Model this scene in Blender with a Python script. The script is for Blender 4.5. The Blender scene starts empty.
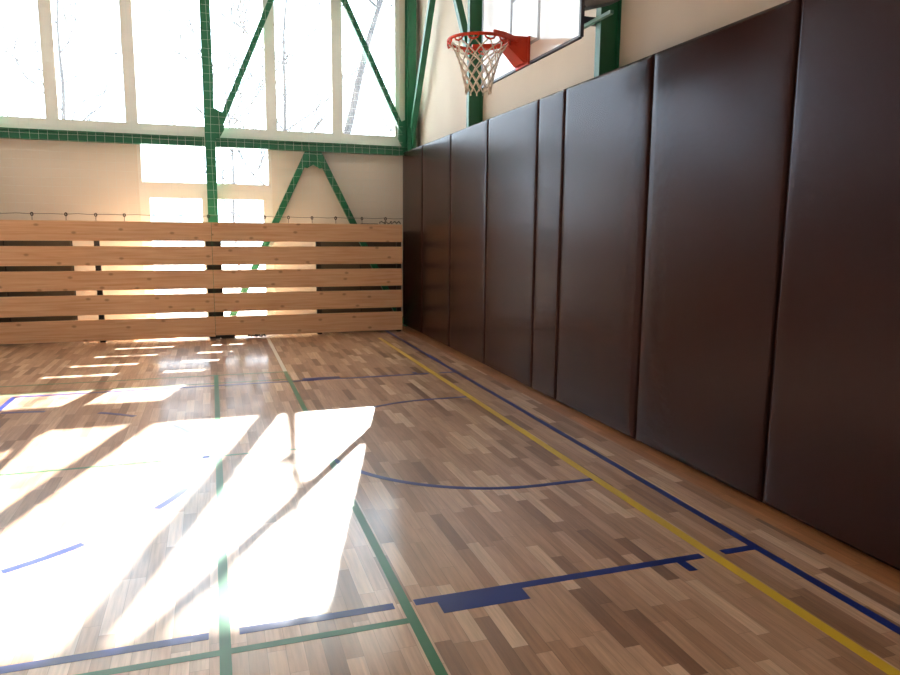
import bpy, bmesh, math, random
from mathutils import Vector, Matrix

# ------------------------------------------------------------------ camera, sky, sun, exposure
SC = bpy.context.scene
COL = SC.collection
PI = math.pi

def camera():
    f, yaw, pit, roll = 704.356, 0.324516, 0.150591, 0.00923484
    cy, sy = math.cos(yaw), math.sin(yaw)
    F = Vector((sy, cy, 0)); R = Vector((cy, -sy, 0)); U = Vector((0, 0, 1))
    cp, sp = math.cos(pit), math.sin(pit)
    F, U = F * cp - U * sp, U * cp + F * sp
    cr, sr = math.cos(roll), math.sin(roll)
    R, U = R * cr + U * sr, U * cr - R * sr
    cam = bpy.data.cameras.new('camera')
    cam.sensor_width = 36.0
    cam.lens = f / 900.0 * 36.0
    cam.clip_start = 0.05
    cam.clip_end = 500
    o = bpy.data.objects.new('camera', cam)
    B = -F
    o.matrix_world = Matrix(((R.x, U.x, B.x, 0), (R.y, U.y, B.y, 0), (R.z, U.z, B.z, 1.655), (0, 0, 0, 1)))
    COL.objects.link(o)
    SC.camera = o
camera()

EXPOSURE = -0.05
SUN_SLOPE_Y, SUN_SLOPE_X = 0.57, 0.285         # metres of drop per metre of depth; metres sideways per metre of depth
world = bpy.data.worlds.new('sky')
SC.world = world
world.use_nodes = True
wn = world.node_tree.nodes
wl = world.node_tree.links
bg = wn['Background']
bg.inputs['Color'].default_value = (0.72, 0.86, 1.0, 1)
bg.inputs['Strength'].default_value = 8.0

sun = bpy.data.lights.new('sun', 'SUN')
sun.energy = 70.0
sun.color = (1.0, 0.95, 0.88)
sun.angle = math.radians(0.5)
so = bpy.data.objects.new('sun', sun)
so.location = (6, 30, 20)
sdir = Vector((-SUN_SLOPE_X, -1.0, -SUN_SLOPE_Y)).normalized()
so.rotation_euler = sdir.to_track_quat('-Z', 'Y').to_euler()
COL.objects.link(so)

vs = SC.view_settings
vs.view_transform = 'Standard'
vs.look = 'None'
vs.gamma = 1
vs.use_curve_mapping = False
vs.exposure = EXPOSURE
try:
    SC.cycles.use_denoising = True
    SC.cycles.max_bounces = 10
    SC.cycles.diffuse_bounces = 6
    SC.cycles.glossy_bounces = 5
    SC.cycles.transmission_bounces = 8
    SC.cycles.transparent_max_bounces = 24
    SC.cycles.sample_clamp_indirect = 12
    SC.cycles.caustics_reflective = True
except Exception:
    pass

# daylight portals in the window openings (they only guide sky sampling)
def portal(x0, x1, z0, z1, y):
    l = bpy.data.lights.new('window_portal', 'AREA')
    l.shape = 'RECTANGLE'
    l.size = x1 - x0
    l.size_y = z1 - z0
    l.cycles.is_portal = True
    o = bpy.data.objects.new('window_portal', l)
    o.location = ((x0 + x1) / 2, y, (z0 + z1) / 2)
    o.rotation_euler = (-PI / 2, 0, 0)
    COL.objects.link(o)

# ------------------------------------------------------------------ materials
def mat(name):
    m = bpy.data.materials.new(name)
    m.use_nodes = True
    nt = m.node_tree
    return m, nt, nt.nodes, nt.links, nt.nodes['Principled BSDF']

def simple(name, col, rough=0.5, metal=0.0, bump=0.0, bscale=60.0, vary=0.0, vscale=3.0, spec=0.5, coat=0.0):
    m, nt, N, L, P = mat(name)
    P.inputs['Base Color'].default_value = (*col, 1)
    P.inputs['Roughness'].default_value = rough
    P.inputs['Coat Weight'].default_value = 0.55
    P.inputs['Coat Roughness'].default_value = 0.13
    P.inputs['Metallic'].default_value = metal
    P.inputs['Specular IOR Level'].default_value = spec
    P.inputs['Coat Weight'].default_value = coat
    tc = N.new('ShaderNodeTexCoord')
    if vary > 0:
        n = N.new('ShaderNodeTexNoise'); n.inputs['Scale'].default_value = vscale; n.inputs['Detail'].default_value = 5
        L.new(tc.outputs['Object'], n.inputs['Vector'])
        r = N.new('ShaderNodeMixRGB'); r.blend_type = 'MIX'
        r.inputs[1].default_value = (*[c * (1 - vary) for c in col], 1)
        r.inputs[2].default_value = (*[min(1, c * (1 + vary)) for c in col], 1)
        L.new(n.outputs['Fac'], r.inputs[0]); L.new(r.outputs[0], P.inputs['Base Color'])
    if bump > 0:
        n = N.new('ShaderNodeTexNoise'); n.inputs['Scale'].default_value = bscale; n.inputs['Detail'].default_value = 4
        L.new(tc.outputs['Object'], n.inputs['Vector'])
        b = N.new('ShaderNodeBump'); b.inputs['Strength'].default_value = bump; b.inputs['Distance'].default_value = 0.01
        L.new(n.outputs['Fac'], b.inputs['Height']); L.new(b.outputs[0], P.inputs['Normal'])
    return m

def math_node(N, L, op, a, b=None, c=None):
    n = N.new('ShaderNodeMath'); n.operation = op
    for i, v in enumerate((a, b, c)):
        if v is None: continue
        if isinstance(v, (int, float)): n.inputs[i].default_value = v
        else: L.new(v, n.inputs[i])
    return n.outputs[0]

def parquet(name, W=0.072, LEN=0.48, stops=None, swap=False, rough=0.36):
    m, nt, N, L, P = mat(name)
    tc = N.new('ShaderNodeTexCoord')
    sp = N.new('ShaderNodeSeparateXYZ'); L.new(tc.outputs['Object'], sp.inputs[0])
    X, Y = sp.outputs['X'], sp.outputs['Y']
    if swap: X, Y = Y, X
    rx = math_node(N, L, 'DIVIDE', X, W)
    row = math_node(N, L, 'FLOOR', rx)
    wn1 = N.new('ShaderNodeTexWhiteNoise'); wn1.noise_dimensions = '1D'; L.new(row, wn1.inputs['W'])
    v = math_node(N, L, 'ADD', math_node(N, L, 'DIVIDE', Y, LEN), math_node(N, L, 'MULTIPLY', wn1.outputs['Value'], 7.31))
    cell = math_node(N, L, 'FLOOR', v)
    cb = N.new('ShaderNodeCombineXYZ'); L.new(row, cb.inputs[0]); L.new(cell, cb.inputs[1])
    wn2 = N.new('ShaderNodeTexWhiteNoise'); wn2.noise_dimensions = '3D'; L.new(cb.outputs[0], wn2.inputs['Vector'])
    ramp = N.new('ShaderNodeValToRGB')
    st = stops
    ramp.color_ramp.elements[0].position = st[0][0]; ramp.color_ramp.elements[0].color = (*st[0][1], 1)
    ramp.color_ramp.elements[1].position = st[-1][0]; ramp.color_ramp.elements[1].color = (*st[-1][1], 1)
    for p, c in st[1:-1]:
        e = ramp.color_ramp.elements.new(p); e.color = (*c, 1)
    L.new(wn2.outputs['Value'], ramp.inputs[0])
    # grain along the stave
    gm = N.new('ShaderNodeCombineXYZ')
    L.new(math_node(N, L, 'MULTIPLY', X, 55.0), gm.inputs[0])
    L.new(math_node(N, L, 'MULTIPLY', Y, 3.2), gm.inputs[1])
    L.new(math_node(N, L, 'MULTIPLY', wn2.outputs['Value'], 37.0), gm.inputs[2])
    gn = N.new('ShaderNodeTexNoise'); gn.inputs['Scale'].default_value = 1.0; gn.inputs['Detail'].default_value = 6; gn.inputs['Roughness'].default_value = 0.6
    L.new(gm.outputs[0], gn.inputs['Vector'])
    gr = N.new('ShaderNodeMapRange'); gr.inputs[1].default_value = 0.3; gr.inputs[2].default_value = 0.72; gr.inputs[3].default_value = 0.72; gr.inputs[4].default_value = 1.15
    L.new(gn.outputs['Fac'], gr.inputs[0])
    mul = N.new('ShaderNodeMixRGB'); mul.blend_type = 'MULTIPLY'; mul.inputs[0].default_value = 1
    L.new(ramp.outputs[0], mul.inputs[1])
    cg = N.new('ShaderNodeCombineXYZ')
    for i in range(3): L.new(gr.outputs[0], cg.inputs[i])
    L.new(cg.outputs[0], mul.inputs[2])
    # joints
    fx = math_node(N, L, 'FRACT', rx)
    ex = math_node(N, L, 'MINIMUM', fx, math_node(N, L, 'SUBTRACT', 1.0, fx))
    ex = math_node(N, L, 'MULTIPLY', ex, W)
    fy = math_node(N, L, 'FRACT', v)
    ey = math_node(N, L, 'MINIMUM', fy, math_node(N, L, 'SUBTRACT', 1.0, fy))
    ey = math_node(N, L, 'MULTIPLY', ey, LEN)
    e = math_node(N, L, 'MINIMUM', ex, ey)
    mr = N.new('ShaderNodeMapRange'); mr.inputs[1].default_value = 0.0004; mr.inputs[2].default_value = 0.0016; mr.inputs[3].default_value = 0.55; mr.inputs[4].default_value = 1.0
    L.new(e, mr.inputs[0])
    mul2 = N.new('ShaderNodeMixRGB'); mul2.blend_type = 'MULTIPLY'; mul2.inputs[0].default_value = 1
    cg2 = N.new('ShaderNodeCombineXYZ')
    for i in range(3): L.new(mr.outputs[0], cg2.inputs[i])
    L.new(mul.outputs[0], mul2.inputs[1]); L.new(cg2.outputs[0], mul2.inputs[2])
    L.new(mul2.outputs[0], P.inputs['Base Color'])
    P.inputs['Roughness'].default_value = rough
    P.inputs['Coat Weight'].default_value = 0.55
    P.inputs['Coat Roughness'].default_value = 0.13
    P.inputs['Specular IOR Level'].default_value = 0.6
    bn = N.new('ShaderNodeTexNoise'); bn.inputs['Scale'].default_value = 2.2; bn.inputs['Detail'].default_value = 3
    L.new(tc.outputs['Object'], bn.inputs['Vector'])
    b = N.new('ShaderNodeBump'); b.inputs['Strength'].default_value = 0.12; b.inputs['Distance'].default_value = 0.02
    L.new(bn.outputs['Fac'], b.inputs['Height']); L.new(b.outputs[0], P.inputs['Normal'])
    return m

def pine(name):
    m, nt, N, L, P = mat(name)
    tc = N.new('ShaderNodeTexCoord'); oi = N.new('ShaderNodeObjectInfo')
    mp = N.new('ShaderNodeVectorMath'); mp.operation = 'ADD'
    cb = N.new('ShaderNodeCombineXYZ')
    L.new(math_node(N, L, 'MULTIPLY', oi.outputs['Random'], 43.0), cb.inputs[0])
    L.new(math_node(N, L, 'MULTIPLY', oi.outputs['Random'], 17.0), cb.inputs[2])
    L.new(tc.outputs['Object'], mp.inputs[0]); L.new(cb.outputs[0], mp.inputs[1])
    mg = N.new('ShaderNodeMapping'); mg.inputs['Scale'].default_value = (0.7, 1, 16)
    L.new(mp.outputs[0], mg.inputs['Vector'])
    n = N.new('ShaderNodeTexNoise'); n.inputs['Scale'].default_value = 2.0; n.inputs['Detail'].default_value = 6; n.inputs['Distortion'].default_value = 0.6
    L.new(mg.outputs[0], n.inputs['Vector'])
    r = N.new('ShaderNodeValToRGB')
    r.color_ramp.elements[0].position = 0.3; r.color_ramp.elements[0].color = (0.77, 0.44, 0.24, 1)
    r.color_ramp.elements[1].position = 0.68; r.color_ramp.elements[1].color = (0.94, 0.65, 0.43, 1)
    L.new(n.outputs['Fac'], r.inputs[0])
    # knots
    ks = N.new('ShaderNodeSeparateXYZ'); L.new(mp.outputs[0], ks.inputs[0])
    kc = N.new('ShaderNodeCombineXYZ')
    L.new(math_node(N, L, 'MULTIPLY', ks.outputs['X'], 2.0), kc.inputs[0])
    L.new(math_node(N, L, 'MULTIPLY', ks.outputs['Z'], 3.4), kc.inputs[1])
    vo = N.new('ShaderNodeTexVoronoi'); vo.voronoi_dimensions = '2D'; vo.inputs['Scale'].default_value = 1.0
    L.new(kc.outputs[0], vo.inputs['Vector'])
    kr = N.new('ShaderNodeMapRange'); kr.inputs[1].default_value = 0.03; kr.inputs[2].default_value = 0.085; kr.inputs[3].default_value = 0.45; kr.inputs[4].default_value = 1
    L.new(vo.outputs['Distance'], kr.inputs[0])
    mix = N.new('ShaderNodeMixRGB'); mix.inputs[1].default_value = (0.32, 0.12, 0.05, 1)
    L.new(kr.outputs[0], mix.inputs[0]); L.new(r.outputs[0], mix.inputs[2])
    L.new(mix.outputs[0], P.inputs['Base Color'])
    P.inputs['Roughness'].default_value = 0.45
    return m

def vinyl(name, col):
    m, nt, N, L, P = mat(name)
    tc = N.new('ShaderNodeTexCoord')
    P.inputs['Base Color'].default_value = (*col, 1)
    P.inputs['Roughness'].default_value = 0.27
    P.inputs['Specular IOR Level'].default_value = 0.26
    P.inputs['Specular Tint'].default_value = (0.70, 0.74, 1.0, 1)
    v = N.new('ShaderNodeTexVoronoi'); v.inputs['Scale'].default_value = 190
    L.new(tc.outputs['Object'], v.inputs['Vector'])
    n = N.new('ShaderNodeTexNoise'); n.inputs['Scale'].default_value = 5; n.inputs['Detail'].default_value = 6; n.inputs['Roughness'].default_value = 0.6
    mg = N.new('ShaderNodeMapping'); mg.inputs['Scale'].default_value = (1, 1, 3.5)
    L.new(tc.outputs['Object'], mg.inputs['Vector']); L.new(mg.outputs[0], n.inputs['Vector'])
    b1 = N.new('ShaderNodeBump'); b1.inputs['Strength'].default_value = 0.15; b1.inputs['Distance'].default_value = 0.001
    b2 = N.new('ShaderNodeBump'); b2.inputs['Strength'].default_value = 0.07; b2.inputs['Distance'].default_value = 0.02
    L.new(v.outputs['Distance'], b1.inputs['Height']); L.new(n.outputs['Fac'], b2.inputs['Height'])
    L.new(b1.outputs[0], b2.inputs['Normal']); L.new(b2.outputs[0], P.inputs['Normal'])
    return m

def glass(name, gloss=1.0, milk=0.0, tint=(0.97, 0.985, 0.98)):
    m = bpy.data.materials.new(name); m.use_nodes = True
    N = m.node_tree.nodes; L = m.node_tree.links; N.clear()
    out = N.new('ShaderNodeOutputMaterial')
    tr = N.new('ShaderNodeBsdfTransparent'); tr.inputs[0].default_value = (*tint, 1)
    gl = N.new('ShaderNodeBsdfGlossy'); gl.inputs['Roughness'].default_value = 0.02; gl.inputs[0].default_value = (1, 1, 1, 1)
    fr = N.new('ShaderNodeFresnel'); fr.inputs[0].default_value = 1.5
    mx = N.new('ShaderNodeMixShader')
    fm = N.new('ShaderNodeMath'); fm.operation = 'MULTIPLY'; fm.inputs[1].default_value = gloss; fm.use_clamp = True
    L.new(fr.outputs[0], fm.inputs[0]); L.new(fm.outputs[0], mx.inputs[0])
    L.new(tr.outputs[0], mx.inputs[1]); L.new(gl.outputs[0], mx.inputs[2])
    last = mx.outputs[0]
    if milk > 0:
        tl = N.new('ShaderNodeBsdfTranslucent'); tl.inputs[0].default_value = (1, 1, 1, 1)
        m2 = N.new('ShaderNodeMixShader'); m2.inputs[0].default_value = milk
        L.new(last, m2.inputs[1]); L.new(tl.outputs[0], m2.inputs[2]); last = m2.outputs[0]
    L.new(last, out.inputs[0])
    return m

M = {}
M['parquet'] = parquet('beech_parquet', stops=[(0.0, (0.23, 0.115, 0.065)), (0.15, (0.35, 0.19, 0.11)), (0.45, (0.46, 0.275, 0.175)), (0.8, (0.54, 0.34, 0.225)), (1.0, (0.70, 0.50, 0.36))])
M['border'] = parquet('border_parquet', W=0.09, LEN=0.5, stops=[(0.0, (0.34, 0.13, 0.05)), (0.5, (0.42, 0.18, 0.07)), (1.0, (0.50, 0.23, 0.10))])
M['blue'] = simple('blue_line_paint', (0.006, 0.022, 0.19), 0.3, vary=0.1)
M['green_line'] = simple('green_line_paint', (0.015, 0.15, 0.06), 0.3, vary=0.1)
M['yellow'] = simple('yellow_line_paint', (0.62, 0.42, 0.03), 0.3, vary=0.1)
M['white_line'] = simple('white_line_paint', (0.75, 0.72, 0.66), 0.3)
M['plaster'] = simple('cream_plaster', (0.76, 0.71, 0.645), 0.85, bump=0.15, bscale=90, vary=0.03)
M['ceiling'] = simple('white_ceiling_paint', (0.7, 0.7, 0.66), 0.8, vary=0.02)
M['pad'] = vinyl('brown_vinyl', (0.030, 0.0105, 0.0070))
M['gap_dark'] = simple('olive_brown_gap_dark', (0.075, 0.06, 0.04), 0.6)  # dark tone of the panels added to darken the fence gaps
M['pad_seam'] = simple('dark_seam', (0.012, 0.007, 0.006), 0.6)
M['steel_green'] = simple('green_painted_steel', (0.012, 0.155, 0.075), 0.35, vary=0.08, vscale=8)
M['rail_green'] = simple('pale_green_steel', (0.16, 0.36, 0.30), 0.4, vary=0.08)
M['pine'] = pine('pine_board')
M['dark_steel'] = simple('dark_steel', (0.035, 0.028, 0.022), 0.5, metal=0.3, vary=0.1)
M['black'] = simple('black_cord', (0.02, 0.018, 0.016), 0.7)
M['pvc'] = simple('white_window_frame', (0.80, 0.80, 0.76), 0.4, vary=0.02)
M['glass'] = glass('window_glass', 1.0, 0.006)
M['board_white'] = simple('glossy_white_laminate', (0.86, 0.88, 0.92), 0.08, spec=0.6, coat=0.5)
M['board_line'] = simple('grey_white_line', (0.30, 0.34, 0.40), 0.5)
M['board_frame'] = simple('dark_blue_frame', (0.03, 0.03, 0.05), 0.35)
M['rim'] = simple('orange_red_rim', (0.62, 0.045, 0.012), 0.4, vary=0.12, vscale=20)
M['grey_rope'] = simple('grey_rope', (0.22, 0.21, 0.19), 0.8)
M['net'] = simple('white_cord', (0.80, 0.78, 0.72), 0.8)
M['netting'] = simple('white_netting', (0.72, 0.76, 0.74), 0.8)
M['bark'] = simple('bark', (0.05, 0.05, 0.056), 0.9, bump=0.5, bscale=12, vary=0.3)
M['ground'] = simple('pale_paving', (0.55, 0.55, 0.53), 0.9, vary=0.1, vscale=1.0)
M['facade'] = simple('pale_facade', (0.62, 0.64, 0.66), 0.9, vary=0.05)

# ------------------------------------------------------------------ helpers
def link(name, bm, m, parent=None, smooth=False, bevel=0.0):
    me = bpy.data.meshes.new(name)
    bmesh.ops.recalc_face_normals(bm, faces=bm.faces)
    bm.to_mesh(me); bm.free()
    me.materials.append(m)
    if smooth:
        for p in me.polygons: p.use_smooth = True
    o = bpy.data.objects.new(name, me)
    COL.objects.link(o)
    if parent is not None: o.parent = parent
    if bevel > 0:
        b = o.modifiers.new('bevel', 'BEVEL'); b.width = bevel; b.segments = 2; b.limit_method = 'ANGLE'
    return o

def box(bm, x0, x1, y0, y1, z0, z1):
    v = [bm.verts.new((x, y, z)) for x in (x0, x1) for y in (y0, y1) for z in (z0, z1)]
    for f in ((0, 1, 3, 2), (4, 6, 7, 5), (0, 4, 5, 1), (2, 3, 7, 6), (0, 2, 6, 4), (1, 5, 7, 3)):
        bm.faces.new([v[i] for i in f])
    return bm

def B(*a):
    return box(bmesh.new(), *a)

def prism(bm, pts, off):
    """extrude a closed polygon (list of Vector) by vector off"""
    a = [bm.verts.new(p) for p in pts]
    b = [bm.verts.new(Vector(p) + Vector(off)) for p in pts]
    n = len(a)
    bm.faces.new(a); bm.faces.new(list(reversed(b)))
    for i in range(n):
        j = (i + 1) % n
        bm.faces.new((a[j], a[i], b[i], b[j]))
    return bm

def tube(bm, pts, r, seg=8, closed=False):
    pts = [Vector(p) for p in pts]
    n = len(pts)
    rad = r if isinstance(r, (list, tuple)) else [r] * n
    rings = []
    up = None
    for i, p in enumerate(pts):
        if closed: t = pts[(i + 1) % n] - pts[i - 1]
        else: t = pts[min(i + 1, n - 1)] - pts[max(i - 1, 0)]
        t.normalize()
        if up is None:
            up = Vector((0, 0, 1)) if abs(t.z) < 0.9 else Vector((1, 0, 0))
        s = t.cross(up)
        if s.length < 1e-4: s = t.orthogonal()
        s.normalize(); u = s.cross(t); up = u
        rings.append([bm.verts.new(p + (s * math.cos(a) + u * math.sin(a)) * rad[i]) for a in [2 * PI * k / seg for k in range(seg)]])
    m = n if closed else n - 1
    for i in range(m):
        A, C = rings[i], rings[(i + 1) % n]
        for k in range(seg):
            bm.faces.new((A[k], A[(k + 1) % seg], C[(k + 1) % seg], C[k]))
    if not closed:
        bm.faces.new(list(reversed(rings[0]))); bm.faces.new(rings[-1])
    return bm

def beam(bm, a, b, w, h, side, shape='box'):
    """bar from a to b; side = unit vector of the width direction"""
    a, b = Vector(a), Vector(b)
    t = (b - a).normalized(); s = Vector(side); s = (s - t * s.dot(t)).normalized(); u = t.cross(s)
    def rect(s0, s1, u0, u1):
        prism(bm, [a + s * s0 + u * u0, a + s * s1 + u * u0, a + s * s1 + u * u1, a + s * s0 + u * u1], b - a)
    if shape == 'box':
        rect(-w / 2, w / 2, -h / 2, h / 2)
    else:                                        # H section: flanges across s, web along u
        tf, tw = 0.014, 0.010
        rect(-w / 2, w / 2, -h / 2, -h / 2 + tf)
        rect(-w / 2, w / 2, h / 2 - tf, h / 2)
        rect(-tw / 2, tw / 2, -h / 2 + tf, h / 2 - tf)
    return bm

def thing(name, label, cat, loc=(0, 0, 0), group=None):
    o = bpy.data.objects.new(name, None)
    o.empty_display_size = 0.1
    o.location = loc
    COL.objects.link(o)
    return tag(o, label, cat, group)

def tag(o, label, cat, group=None, kind=None):
    o['label'] = label; o['category'] = cat
    if group: o['group'] = group
    if kind: o['kind'] = kind
    return o

def part(name, bm, m, parent, smooth=False, bevel=0.0, label=None):
    """geometry given in world coordinates, parented to an Empty/obj placed anywhere"""
    off = Vector((0, 0, 0)); p = parent
    while p is not None:
        off += p.location; p = p.parent
    bmesh.ops.translate(bm, verts=bm.verts, vec=-off)
    o = link(name, bm, m, parent, smooth, bevel)
    if label: o['label'] = label
    return o

def struct(name, bm, m, label=None, parent=None, bevel=0.0):
    o = link(name, bm, m, parent, bevel=bevel)
    if parent is None: o['kind'] = 'structure'
    if label: o['label'] = label
    return o

# ------------------------------------------------------------------ the room
XR, YF, XL, YB, ZC = 3.42, 12.0, -17.0, -14.0, 7.2
PADX = 3.133
fl = struct('floor', B(XL, XR, YB, YF, -0.1, 0), M['parquet'], 'varnished strip parquet floor with painted court lines')
# wall_far with openings: window band and door
WT = 0.42
WZ0, WZ1 = 3.10, 6.6
DX0, DX1, DZ = -1.03, 0.965, 2.965
BAND_X0 = -12.4
BAND_X1 = 3.10
bm = bmesh.new()
box(bm, XL, DX0, YF, YF + WT, -0.1, WZ0)
box(bm, DX1, XR + WT, YF, YF + WT, -0.1, WZ0)
box(bm, DX0, DX1, YF, YF + WT, DZ, WZ0)
box(bm, XL, BAND_X0, YF, YF + WT, WZ0, WZ1)
box(bm, BAND_X1, XR + WT, YF, YF + WT, WZ0, WZ1)
box(bm, XL, XR + WT, YF, YF + WT, WZ1, ZC)
struct('wall_far', bm, M['plaster'], 'cream plastered wall with a high band of windows and a glazed door')
struct('wall_right', B(XR, XR + WT, YB, YF, -0.1, ZC), M['plaster'], 'cream plastered wall above the brown pads')
struct('wall_left', B(XL - WT, XL, YB, YF, -0.1, ZC), M['plaster'])
struct('wall_back', B(XL, XR, YB - WT, YB, -0.1, ZC), M['plaster'])
struct('ceiling', B(XL - WT, XR + WT, YB - WT, YF + WT, ZC, ZC + 0.15), M['ceiling'])
struct('trim_1', B(XL, XR + WT, YF + WT, YF + 2.65, 6.68, 6.9), M['plaster'], 'unseen roof overhang above the windows, shaped to cut off the sun')  # overhang out of view, its depth set to end the sun patch

# windows: one per bay between the green columns, three casements each
def window(idx, x0, x1, mulls, label):
    y0, y1 = YF + 0.02, YF + 0.10
    bmf = bmesh.new()
    box(bmf, x0, x1, y0, y1, WZ0, WZ0 + 0.13)
    box(bmf, x0, x1, y0, y1, WZ1 - 0.13, WZ1)
    box(bmf, x0, x0 + 0.07, y0, y1, WZ0 + 0.13, WZ1 - 0.13)
    box(bmf, x1 - 0.07, x1, y0, y1, WZ0 + 0.13, WZ1 - 0.13)
    w = struct('window_%d' % idx, bmf, M['pvc'], label)
    edges = [x0 + 0.07]
    for mx in mulls:
        link('mullion', B(mx - 0.085, mx + 0.085, y0 - 0.01, y1, WZ0 + 0.13, WZ1 - 0.13), M['pvc'], w)
        edges += [mx - 0.085, mx + 0.085]
    edges.append(x1 - 0.07)
    for i in range(0, len(edges), 2):
        link('glass_pane', B(edges[i], edges[i + 1], y0 + 0.035, y0 + 0.041, WZ0 + 0.13, WZ1 - 0.13), M['glass'], w)
    sb = B(x0, x1, YF - 0.015, YF + 0.02, WZ0 - 0.045, WZ0)
    link('window_sill', sb, M['pvc'], w)
    portal(x0, x1, WZ0, WZ1, YF + 0.13)
    return w
window(1, 0.035, 3.10, [0.985, 2.05], 'three-light white window to the right of the middle green column')
window(2, -3.13, 0.035, [-2.15, -1.08], 'three-light white window to the left of the middle green column')
window(3, -6.25, -3.13, [-5.27, -4.2], 'white window further left')
window(4, -9.35, -6.25, [-8.4, -7.3], 'white window further left')
window(5, -12.4, -9.35, [-11.5, -10.4], 'white window at the far left')

# glazed double door with a transom light
y0, y1 = YF + 0.02, YF + 0.10
bm = bmesh.new()
box(bm, DX0, DX0 + 0.05, y0, y1, 0, DZ); box(bm, DX1 - 0.05, DX1, y0, y1, 0, DZ)
box(bm, DX0 + 0.05, DX1 - 0.05, y0, y1, DZ - 0.05, DZ)
box(bm, DX0 + 0.05, DX1 - 0.05, y0, y1, 2.20, 2.36)
door = struct('door_1', bm, M['pvc'], 'white framed glazed double door with a transom light behind the board fence')
link('transom_pane', B(DX0 + 0.05, DX1 - 0.05, y0 + 0.03, y0 + 0.036, 2.36, DZ - 0.05), M['glass'], door)
mid = -0.03
for a, b in ((DX0 + 0.05, mid), (mid, DX1 - 0.05)):
    f = bmesh.new()
    box(f, a, a + 0.095, y0 - 0.005, y1 - 0.01, 0.01, 2.20); box(f, b - 0.095, b, y0 - 0.005, y1 - 0.01, 0.01, 2.20)
    box(f, a + 0.095, b - 0.095, y0 - 0.005, y1 - 0.01, 2.115, 2.20); box(f, a + 0.095, b - 0.095, y0 - 0.005, y1 - 0.01, 0.01, 0.16)
    lf = link('door_leaf', f, M['pvc'], door)
    link('glass_pane', B(a + 0.095, b - 0.095, y0 + 0.03, y0 + 0.036, 0.16, 2.115), M['glass'], lf)
portal(DX0, DX1, 0, DZ, YF + 0.13)

# ------------------------------------------------------------------ court markings (painted on the floor)
def strip(name, m, segs, z, label):
    bm = bmesh.new()
    for x0, x1, ya, yb in segs:
        box(bm, x0, x1, ya, yb, 0.0001, z)
    o = link(name, bm, m, fl); o['label'] = label
    return o
def arc_bm(bm, cx, cy, r0, r1, a0, a1, z):
    n = max(6, int(abs(a1 - a0) / 2.5))
    pr = None
    for i in range(n + 1):
        a = math.radians(a0 + (a1 - a0) * i / n)
        c, s = math.cos(a), math.sin(a)
        v = [bm.verts.new((cx + r * c, cy + r * s, zz)) for r, zz in ((r0, 0.0001), (r1, 0.0001), (r1, z), (r0, z))]
        if pr:
            for k in range(4):
                bm.faces.new((pr[k], pr[(k + 1) % 4], v[(k + 1) % 4], v[k]))
        pr = v
Zb, Zg, Zy = 0.0010, 0.0016, 0.0013
strip('border_planks', M['border'], [(2.985, XR, YB, YF)], 0.0006, 'reddish border planks along the pads')
strip('basketball_baseline', M['blue'], [(2.665, 2.715, -6, 11.6)], Zb, 'long blue line beside the brown pads')
NY, FY = 2.845, 7.745
for y, s in ((NY, -1), (FY, 1)):
    bm = bmesh.new()
    segs = [(2.475, 2.665), (0.80, 2.345), (0.045, 0.705), (-1.90, -0.075)]
    if s > 0: segs = [(2.475, 2.665), (-1.90, 2.345)]
    for a, b in segs: box(bm, a, b, y - 0.025, y + 0.025, 0.0001, Zb)
    ya, yb = sorted((y + s * 0.025, y + s * 0.125))
    box(bm, 0.90, 1.315, ya, yb, 0.0001, Zb)
    box(bm, 2.175, 2.225, ya, yb, 0.0001, Zb)
    o = link('basketball_lane_line', bm, M['blue'], fl)
    o['label'] = 'blue lane line with a solid block and a hash mark'
strip('basketball_free_throw_line', M['blue'], [(-1.925, -1.875, NY - 0.025, FY + 0.025)], Zb, 'blue free throw line')
bm = bmesh.new()
CX, CY = -1.9, 5.295
for a0, a1 in ((21, 32), (48.5, 61), (77, 88.5)):
    arc_bm(bm, CX, CY, 1.775, 1.825, a0, a1, Zb); arc_bm(bm, CX, CY, 1.775, 1.825, -a1, -a0, Zb)
arc_bm(bm, CX, CY, 1.775, 1.825, -6, 6, Zb)
arc_bm(bm, CX, CY, 1.775, 1.825, 92, 268, Zb)
link('basketball_free_throw_circle', bm, M['blue'], fl)['label'] = 'dashed blue free throw circle'
bm = bmesh.new()
arc_bm(bm, 1.985, 5.27, 1.225, 1.27, 90, 270, Zb)
box(bm, 1.985, 2.375, 5.27 + 1.225, 5.27 + 1.27, 0.0001, Zb); box(bm, 1.985, 2.375, 5.27 - 1.27, 5.27 - 1.225, 0.0001, Zb)
link('no_charge_arc', bm, M['blue'], fl)['label'] = 'blue half circle below the basket'
strip('volleyball_line', M['yellow'], [(2.375, 2.435, -6, 10.6)], Zy, 'mustard yellow line inside the blue baseline')
strip('badminton_back_line', M['green_line'], [(0.735, 0.780, 2.24, 8.32)], Zg, 'green line on the right side of the sunlit area')
strip('badminton_service_line', M['green_line'], [(-0.035, 0.010, 2.24, 8.32)], Zg, 'green line running from the camera towards the middle column')
strip('badminton_side_line', M['green_line'], [(-8, 0.735, 8.285, 8.32)], Zb, 'thin green line nearest the fence')
strip('badminton_side_line', M['green_line'], [(-8, 0.735, 7.86, 7.89)], Zb, 'thin green line beside the far blue lane line')
strip('badminton_side_line', M['green_line'], [(-8, 0.735, 2.69, 2.73)], Zb, 'green line closest to the camera')
strip('badminton_centre_line', M['green_line'], [(-8, 0.735, 5.255, 5.285)], Zb, 'thin green line across the sunlit floor')
strip('white_court_line', M['white_line'], [(0.735, 0.780, 8.32, 11.0)], Zg, 'short white line running under the fence')

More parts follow.
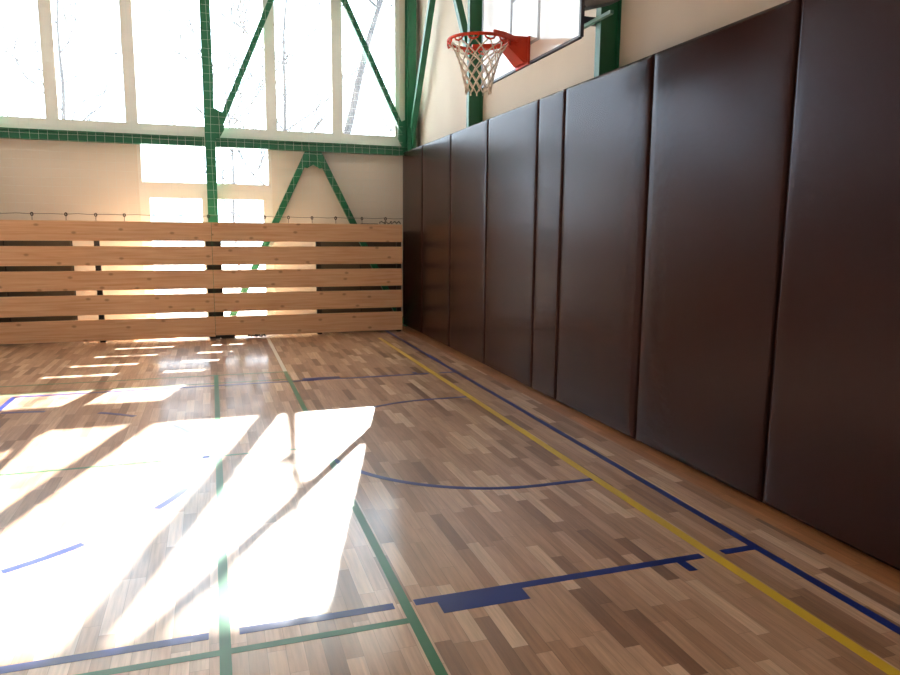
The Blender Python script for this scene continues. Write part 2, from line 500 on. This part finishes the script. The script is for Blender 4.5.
# ------------------------------------------------------------------ wall pads on the right wall
def pad(ya, yb, label, xf=PADX, z1=2.962, extra=False):
    """upholstered panel with softly rounded front edges"""
    g = 0.006
    ya += g; yb -= g
    xb = xf + 0.085
    t = thing('wall_pad', label, 'wall pad', (xf + 0.04, (ya + yb) / 2, 0.0), 'brown wall pads on the right wall')
    bm = bmesh.new()
    nz, ny = 18, 8
    r = 0.020
    z0 = 0.012
    def prof(u, lo, hi):                          # 0..1 -> position with tight spacing at the edges
        return lo + (hi - lo) * u
    us = [0, .006, .02, .06] + [i / ny for i in range(1, ny)] + [.94, .98, .994, 1]
    wsn = [0, .003, .010, .03] + [i / nz for i in range(1, nz)] + [.97, .99, .997, 1]
    rnd = random.Random(int(ya * 1000))
    ph = rnd.random() * 6
    grid = []
    for w in wsn:
        row = []
        for u in us:
            y = prof(u, ya, yb); z = prof(w, z0, z1)
            d = min(y - ya, yb - y, z - z0, z1 - z)
            k = max(0.0, 1 - d / r)
            dx = r * (1 - math.sqrt(max(0, 1 - k * k)))
            soft = 0.006 * math.exp(-d / 0.10)
            wav = 0.0016 * math.sin(z * 2.3 + ph) * math.sin(y * 3.1 + ph) * min(1, d / 0.1)
            row.append(bm.verts.new((xf + dx + soft + wav, y, z)))
        grid.append(row)
    for i in range(len(wsn) - 1):
        for j in range(len(us) - 1):
            bm.faces.new((grid[i][j], grid[i][j + 1], grid[i + 1][j + 1], grid[i + 1][j]))
    ring = [grid[0][j] for j in range(len(us))] + [grid[i][-1] for i in range(1, len(wsn))] + [grid[-1][j] for j in range(len(us) - 2, -1, -1)] + [grid[i][0] for i in range(len(wsn) - 2, 0, -1)]
    back = [bm.verts.new((xb, v.co.y, v.co.z)) for v in ring]
    for i in range(len(ring)):
        j = (i + 1) % len(ring)
        bm.faces.new((ring[j], ring[i], back[i], back[j]))
    bm.faces.new(back)
    part('cover', bm, M['pad'], t, smooth=True)
    part('backing_board', B(xb, xb + 0.018, ya - 0.006, yb + 0.006, 0.0, z1 + 0.026), M['pad_seam'], t)
    for k in (0.2, 0.8):
        yy = ya + (yb - ya) * k
        for z in (0.5, 2.3):
            part('batten', B(xb + 0.018, XR, yy - 0.03, yy + 0.03, z, z + 0.06), M['pad_seam'], t)
    return t
pad(10.74, 11.97, 'brown vinyl wall pad in the far corner, touching the end of the board fence')
pad(9.37, 10.74, 'brown vinyl wall pad second from the far corner, next to the fence end pad')
pad(8.00, 9.37, 'brown vinyl wall pad directly below the green column left of the basket net')
pad(6.63, 8.00, 'brown vinyl wall pad below the far end of the backboard, left of the narrow pad')
pad(6.07, 6.63, 'narrow brown vinyl wall pad, half the width of its neighbours')
pad(4.69, 6.07, 'brown vinyl wall pad below the near green column, right of the narrow pad')
pad(3.31, 4.69, 'wide brown vinyl wall pad beside the block mark, second from the camera side')
pad(1.93, 3.31, 'dark brown vinyl wall pad nearest the camera, cut by the right picture edge')

def gap_panel(x0, x1, label):  # dark sheets added behind the fence so its outer gaps read dark
    t = thing('gap_dark_panel', label, 'wall pad', ((x0 + x1) / 2, YF - 0.03, 0), 'added dark panels that darken the fence gaps')
    part('cover', B(x0 + 0.008, x1 - 0.008, YF - 0.045, YF - 0.012, 0.01, 1.62), M['gap_dark'], t, bevel=0.02)
    part('backing_board', B(x0, x1, YF - 0.012, YF, 0.0, 1.63), M['pad_seam'], t)
gap_panel(1.68, 2.40, 'added dark panel darkening the right fence gaps, next to the mid post')
gap_panel(2.40, 3.12, 'added dark panel darkening the right fence gaps, in the corner')
gap_panel(-2.90, -2.0, 'added dark panel darkening the left fence gaps, left of the mid post')
gap_panel(-3.80, -2.90, 'added dark panel darkening the fence gaps at the left picture edge')

# ------------------------------------------------------------------ green steel frame
YC = 11.90
G = M['steel_green']
def column(x, y, label, w=0.16, d=0.20, side=(1, 0, 0), gus=None):
    t = thing('steel_column', label, 'column', (x, y, 0), 'green steel columns')
    part('column_shaft', beam(bmesh.new(), (x, y, 0.012), (x, y, ZC), w, d, side, 'H'), G, t)
    part('base_plate', B(x - 0.14, x + 0.14, y - 0.14, y + 0.14, 0, 0.012), G, t)
    for pts, off in (gus or []):
        part('gusset_plate', prism(bmesh.new(), [Vector(p) for p in pts], off), G, t)
    return t
def gus_far(x, z, sx):                           # plate in the plane of the far frame
    y = YC - 0.008
    return ([(x, y, z - 0.10), (x + sx * 0.06, y, z - 0.06), (x + sx * 0.15, y, z + 0.10), (x + sx * 0.14, y, z + 0.36), (x, y, z + 0.42)], (0, 0.016, 0))
column(0.035, YC, 'green steel column standing in front of the windows at the fence joint', 0.15, 0.16, gus=[gus_far(0.10, 3.08, 1)])
column(-3.12, YC, 'green steel column left of the picture edge', 0.15, 0.16, gus=[gus_far(-3.04, 3.06, 1)])
column(3.262, YC, 'green steel column in the far right corner by the last window', 0.15, 0.16,
       gus=[gus_far(3.19, 3.08, -1), ([(3.26, YC - 0.05, 3.0), (3.26, YC - 0.16, 3.05), (3.26, YC - 0.26, 3.50), (3.26, YC - 0.02, 3.65)], (0.016, 0, 0))])
column(3.32, 8.95, 'green steel column on the right wall behind the basket net', 0.085, 0.195, (0, 1, 0))
column(3.32, 5.66, 'green steel column on the right wall at the near end of the backboard', 0.085, 0.195, (0, 1, 0))
def bar(name, a, b, w, h, side, label, cat, shape='box', group=None, bevel=0.004):
    o = link(name, beam(bmesh.new(), a, b, w, h, side, shape), G, bevel=bevel if shape == 'box' else 0)
    return tag(o, label, cat, group)
bar('steel_beam', (0.12, YC, 2.978), (3.18, YC, 2.978), 0.14, 0.14, (0, 1, 0), 'green horizontal steel beam between the middle column and the right corner', 'beam', 'H', 'green horizontal beams below the windows')
bar('steel_beam', (-3.04, YC, 2.978), (-0.05, YC, 2.978), 0.14, 0.14, (0, 1, 0), 'green horizontal steel beam left of the middle column', 'beam', 'H', 'green horizontal beams below the windows')
# A-shaped brace under the beam
for sx, lab in ((-1, 'left leg of the green A-shaped brace below the beam'), (1, 'right leg of the green A-shaped brace below the beam')):
    bx = 0.17 if sx < 0 else 3.12
    t = thing('diagonal_brace', lab, 'brace', (bx, YC, 0.04), 'legs of the A-shaped brace')
    part('brace_tube', beam(bmesh.new(), (1.62 + sx * 0.09, YC, 2.88), (bx, YC, 0.04), 0.10, 0.085, (1, 0, 0)), G, t, bevel=0.006)
    part('connection_plate', prism(bmesh.new(), [(1.62, YC - 0.01, 2.902), (1.62, YC - 0.01, 2.70), (1.62 + sx * 0.10, YC - 0.01, 2.64), (1.62 + sx * 0.22, YC - 0.01, 2.67), (1.62 + sx * 0.13, YC - 0.01, 2.902)], (0, 0.02, 0)), G, t)
# upper braces rising towards the middle of the bay
bar('window_brace', (0.20, YC, 3.26), (1.54, YC, 6.38), 0.085, 0.085, (0, 1, 0), 'green diagonal brace rising right from the middle column across the window', 'brace', group='upper diagonal braces')
bar('window_brace', (3.13, YC, 3.29), (1.63, YC, 6.38), 0.085, 0.085, (0, 1, 0), 'green diagonal brace rising left from the far right corner across the window', 'brace', group='upper diagonal braces')
bar('wall_brace', (3.27, 11.76, 3.35), (3.27, 10.3, 5.75), 0.09, 0.09, (1, 0, 0), 'green diagonal brace leaning from the far corner along the right wall', 'brace', group='wall braces')
bar('wall_brace', (3.27, 9.04, 3.95), (3.27, 10.2, 5.75), 0.09, 0.09, (1, 0, 0), 'green diagonal brace on the right wall meeting the column behind the net', 'brace', group='wall braces')

# ------------------------------------------------------------------ board fence
YP = 11.17
BZ = [(0.03, 0.335), (0.405, 0.69), (0.76, 1.04), (1.115, 1.39), (1.465, 1.745)]
def fence(x0, x1, label):
    t = thing('board_fence', label, 'fence', (x0, YP, 0), 'pine board fence panels')
    for z0, z1 in BZ:
        b = link('board', B(0.002, x1 - x0 - 0.002, 0, 0.028, 0, z1 - z0), M['pine'], t, bevel=0.004)
        b.location = (0, 0, z0)
    return t
def post(x, t, w=0.07):
    part('post', B(x - w / 2, x + w / 2, YP + 0.029, YP + 0.10, 0.0, 1.70), M['dark_steel'], t)
f2 = fence(0.0, 2.93, 'right panel of the pine board fence, ending at the brown pads')
f1 = fence(-3.12, 0.0, 'left panel of the pine board fence, running out of the picture')
post(0.066, f2, 0.13); post(1.58, f2); post(2.88, f2)
post(-0.046, f1, 0.09); post(-1.56, f1); post(-3.0, f1)
part('post_foot', B(0.0, 0.28, YP - 0.01, YP + 0.16, 0.0, 0.048), M['dark_steel'], f2)
f0 = fence(-6.22, -3.12, 'pine board fence panel beyond the left picture edge')
post(-3.2, f0); post(-4.7, f0)

# rope along the fence top with hooks and protective net
YN = YP + 0.05
rnd = random.Random(4)
net = thing('protective_net', 'fine white protective net hanging above the board fence in front of the windows', 'net', (0, YN, 1.8))
bm = bmesh.new()
NX0, NX1, NZ0, NZ1, ST = -6.2, 2.95, 1.86, 6.9, 0.118
nv = int((NX1 - NX0) / ST)
for i in range(nv + 1):
    x = NX0 + i * ST
    ph = rnd.random() * 6
    pts = [(x + 0.010 * math.sin(ph + k * 0.9), YN + 0.012 * math.sin(x * 1.7 + k * 0.5), NZ0 + (NZ1 - NZ0) * k / 16) for k in range(17)]
    tube(bm, pts, 0.0019, 3)
nh = int((NZ1 - NZ0) / ST)
for j in range(nh + 1):
    z = NZ0 + j * ST
    pts = [(NX0 + (NX1 - NX0) * k / 30, YN + 0.012 * math.sin((NX0 + (NX1 - NX0) * k / 30) * 1.7 + (z - NZ0) * 1.6), z + 0.006 * math.sin(k * 1.1 + j)) for k in range(31)]
    tube(bm, pts, 0.0016, 3)
part('netting', bm, M['netting'], net)
part('bottom_rope', tube(bmesh.new(), [(NX0 + (NX1 - NX0) * k / 60, YN, 1.845 - 0.012 * abs(math.sin(k * 1.3))) for k in range(61)], 0.005, 6), M['grey_rope'], net)
x = -6.0
while x < 2.9:
    hb = bmesh.new()
    tube(hb, [(x + 0.014 * math.cos(a), YN, 1.832 + 0.022 * math.sin(a)) for a in [2 * PI * k / 10 for k in range(10)]], 0.008, 6, closed=True)
    tube(hb, [(x, YN, 1.812), (x, YP + 0.040, 1.750)], 0.004, 5)
    part('snap_hook', hb, M['dark_steel'], net, smooth=True)
    x += 0.395 + rnd.uniform(-0.04, 0.04)

def tangle(name, x0, x1, y, z, r, label, cat, seed, rise=0.03):
    rr = random.Random(seed)
    pts = []
    n = 26
    for k in range(n):
        u = k / (n - 1)
        pts.append((x0 + (x1 - x0) * u + rr.uniform(-0.02, 0.02), y + rr.uniform(-0.004, 0.004), z + r + abs(math.sin(u * PI * 5)) * rise * rr.uniform(0.4, 1)))
    pts[0] = (x0, y, z + r); pts[-1] = (x1, y, z + r)
    return tag(link(name, tube(bmesh.new(), pts, r, 6), M['black'], smooth=True), label, cat)
tangle('cord', 2.56, 2.90, YP + 0.010, 1.7455, 0.007, 'short dark cord bunched on the fence top near the brown pads', 'cord', 2, 0.05)
tag(link('rope', tube(bmesh.new(), [(2.25 + 0.07 * k, YP + 0.02 + 0.005 * math.sin(k), 1.75 + 0.002 * (k % 2)) for k in range(5)], 0.005, 6), M['black']), 'thin dark rope lying on the fence top at the foot of the brace', 'rope')
tangle('cord', 0.47, 0.72, YP - 0.02, 0.0, 0.012, 'tangled dark cord on the floor under the fence beside the white line', 'cord', 5, 0.03)

# ------------------------------------------------------------------ basketball hoop
BY, BX = 5.28, 2.36
hp = thing('basketball_hoop', 'wall-mounted white basketball backboard with orange-red rim and white net', 'basketball hoop', (BX, BY, 2.9))
Y0, Y1, Z0, Z1 = BY - 0.90, BY + 0.90, 2.93, 3.98
glp = part('backboard', B(BX, BX + 0.014, Y0 + 0.012, Y1 - 0.012, Z0 + 0.012, Z1 - 0.012), M['board_white'], hp, label='glossy white backboard')
bm = bmesh.new()
box(bm, BX - 0.003, BX + 0.022, Y0 - 0.012, Y0 + 0.014, Z0, Z1)
box(bm, BX - 0.003, BX + 0.022, Y1 - 0.014, Y1 + 0.012, Z0, Z1)
box(bm, BX - 0.003, BX + 0.022, Y0 + 0.014, Y1 - 0.014, Z0 - 0.006, Z0 + 0.012)
box(bm, BX - 0.003, BX + 0.022, Y0 + 0.014, Y1 - 0.014, Z1 - 0.012, Z1)
part('backboard_frame', bm, M['board_frame'], hp, label='dark frame of the backboard')
bm = bmesh.new()
a, b = BY - 0.26, BY + 0.26
box(bm, BX - 0.0015, BX - 0.0003, a - 0.022, a + 0.022, 3.06, 3.50); box(bm, BX - 0.0015, BX - 0.0003, b - 0.022, b + 0.022, 3.06, 3.50)
box(bm, BX - 0.0015, BX - 0.0003, a + 0.022, b - 0.022, 3.46, 3.50); box(bm, BX - 0.0015, BX - 0.0003, a + 0.022, b - 0.022, 3.06, 3.085)
part('target_square', bm, M['board_line'], hp, label='pale grey target square')
bm = bmesh.new()
box(bm, BX + 0.05, BX + 0.11, BY - 0.72, BY - 0.64, 2.98, 3.95); box(bm, BX + 0.05, BX + 0.11, BY + 0.64, BY + 0.72, 2.98, 3.95)
for z in (3.02, 3.70): box(bm, BX + 0.05, BX + 0.11, BY - 0.64, BY + 0.64, z, z + 0.08)
part('mounting_frame', bm, M['board_frame'], hp, label='dark steel frame behind the board')
for yy in (BY - 0.68, BY + 0.68):
    for z in (3.50,):
        part('support_arm', B(BX + 0.11, XR, yy - 0.03, yy + 0.03, z, z + 0.06), M['board_frame'], hp)
part('support_arm', beam(bmesh.new(), (BX + 0.08, BY - 0.68, 3.22), (3.24, 5.47, 3.60), 0.10, 0.12, (0, 1, 0)), M['board_frame'], hp)
# rails bolted to the two columns behind the board
for z in (3.435, 4.3):
    part('wall_rail', B(3.18, 3.215, 5.40, 8.0, z, z + 0.028), M['rail_green'], hp, label='pale green rail fixed to the wall columns')
# rim
RC = Vector((BX - 0.375, BY, 3.08))
rim = part('rim', tube(bmesh.new(), [RC + Vector((0.233 * math.cos(t), 0.232 * math.sin(t), 0)) for t in [2 * PI * k / 40 for k in range(40)]], 0.012, 8, closed=True), M['rim'], hp, smooth=True)
bm = bmesh.new()                                  # flat collar plates under the back half and the hooks ring
for s in (-1, 1):
    prism(bm, [RC + Vector((0.03, s * 0.236, 0.0)), RC + Vector((0.13, s * 0.206, 0.0)), RC + Vector((0.285, s * 0.095, 0.0)), RC + Vector((0.285, s * 0.055, 0)), RC + Vector((0.20, s * 0.125, 0)), RC + Vector((0.03, s * 0.215, 0))], (0, 0, 0.032))
for k in range(12):                               # open loops that carry the net
    t0 = 2 * PI * k / 12
    pts = [RC + Vector((0.235 * math.cos(t0 + 0.17 * math.sin(q) ), 0.235 * math.sin(t0 + 0.17 * math.sin(q)), -0.008 - 0.030 * math.cos(q))) for q in (-1.5, -0.9, 0, 0.9, 1.5)]
    tube(bm, pts, 0.0075, 5)
part('rim_brace', bm, M['rim'], rim)
bm = bmesh.new()
prism(bm, [RC + Vector((0.215, -0.09, 0.032)), RC + Vector((0.369, -0.105, 0.032)), RC + Vector((0.369, -0.105, -0.145)), RC + Vector((0.335, -0.09, -0.145)), RC + Vector((0.215, -0.07, -0.035))], (0, 0.012, 0))
prism(bm, [RC + Vector((0.215, 0.078, 0.032)), RC + Vector((0.369, 0.093, 0.032)), RC + Vector((0.369, 0.093, -0.145)), RC + Vector((0.335, 0.078, -0.145)), RC + Vector((0.215, 0.058, -0.035))], (0, 0.012, 0))
prism(bm, [RC + Vector((0.20, -0.09, 0.033)), RC + Vector((0.371, -0.105, 0.033)), RC + Vector((0.371, 0.105, 0.033)), RC + Vector((0.20, 0.09, 0.033))], (0, 0, 0.010))
prism(bm, [RC + Vector((0.215, -0.07, -0.035)), RC + Vector((0.335, -0.09, -0.145)), RC + Vector((0.335, 0.09, -0.145)), RC + Vector((0.215, 0.07, -0.035))], (0.0, 0, 0.010))
box(bm, RC.x + 0.360, RC.x + 0.374, BY - 0.12, BY + 0.12, RC.z - 0.16, RC.z + 0.045)
part('rim_bracket', bm, M['rim'], hp)
# net: 12 strands each way in diamonds
bm = bmesh.new()
NL, H = 12, 0.34
def netp(k, u):
    rr = 0.226 - 0.130 * (u ** 0.55) + 0.012 * max(0, u - 0.8)
    a = 2 * PI * k / 24
    return RC + Vector((rr * math.cos(a), rr * math.sin(a), -0.022 - H * u))
rows = 7
for s in (-1, 1):
    for k in range(0, 24, 2):
        pts = [netp(k + s * i, i / rows) for i in range(rows + 1)]
        tube(bm, pts, 0.0055, 5)
for k in range(0, 24, 2):                          # loops over the rim hooks and hanging tails
    p = netp(k, 0)
    tube(bm, [p, p + Vector((0, 0, 0.02))], 0.006, 5)
    q = netp(k + 1, 1.0)
    tube(bm, [q, q + Vector((0, 0, -0.02))], 0.006, 5)
part('net', bm, M['net'], hp, smooth=True)

# ------------------------------------------------------------------ outside
struct('trim_2', B(-60, 60, YF + WT + 0.01, 90, -0.25, -0.12), M['ground'], 'pale ground outside the windows')
def tree(x, y, h, lean, r0, seed, label, first=2.4, group='bare trees outside the windows'):
    rr = random.Random(seed)
    t = thing('bare_tree', label, 'tree', (x, y, -0.12), group)
    pts = [Vector((x + lean[0] * z + 0.06 * math.sin(z * 1.3 + seed), y + lean[1] * z, z - 0.12)) for z in [h * k / 10 for k in range(11)]]
    rad = [r0 * (1 - 0.75 * k / 10) for k in range(11)]
    part('trunk', tube(bmesh.new(), pts, rad, 8), M['bark'], t, smooth=True)
    bm = bmesh.new()
    def grow(p, d, L, r, dep):
        n = 5
        q = [p]
        for i in range(n):
            d = (d + Vector((rr.uniform(-.22, .22), rr.uniform(-.22, .22), rr.uniform(-.08, .2)))).normalized()
            q.append(q[-1] + d * L / n)
        tube(bm, q, [max(0.013, r * (1 - 0.6 * i / n)) for i in range(n + 1)], 5)
        if dep > 0:
            for i in (2, 3, 4, 5):
                dd = (d + Vector((rr.uniform(-1, 1), rr.uniform(-1, 1), rr.uniform(-.3, .7)))).normalized()
                grow(q[i], dd, L * 0.55, r * 0.45, dep - 1)
    for k in range(11):
        if pts[k].z < first: continue
        for _ in range(2):
            a = rr.uniform(0, 2 * PI)
            grow(pts[k], Vector((math.cos(a), math.sin(a), 0.7)).normalized(), h * 0.22, rad[k] * 0.6, 2)
    part('branches', bm, M['bark'], t)
    return t
tree(1.86, 17.0, 8.6, (0.30, 0.0), 0.14, 3, 'leaning bare tree seen through the rightmost window pane', first=6.4)
tree(1.75, 21.0, 9.0, (0.06, 0.0), 0.075, 8, 'slender bare tree seen through the middle pane of the right window', first=2.0)
tree(-5.2, 30.0, 10.0, (0.03, 0.0), 0.12, 12, 'bare tree seen through the left part of the window band', first=2.0)
tree(0.9, 27.0, 7.5, (-0.03, 0.0), 0.06, 21, 'thin low-branched bare tree seen above the right door leaf', first=1.6)
tree(6.6, 24.0, 9.0, (-0.05, 0.0), 0.08, 33, 'bare tree behind the leaning trunk at the right window edge', first=2.0)
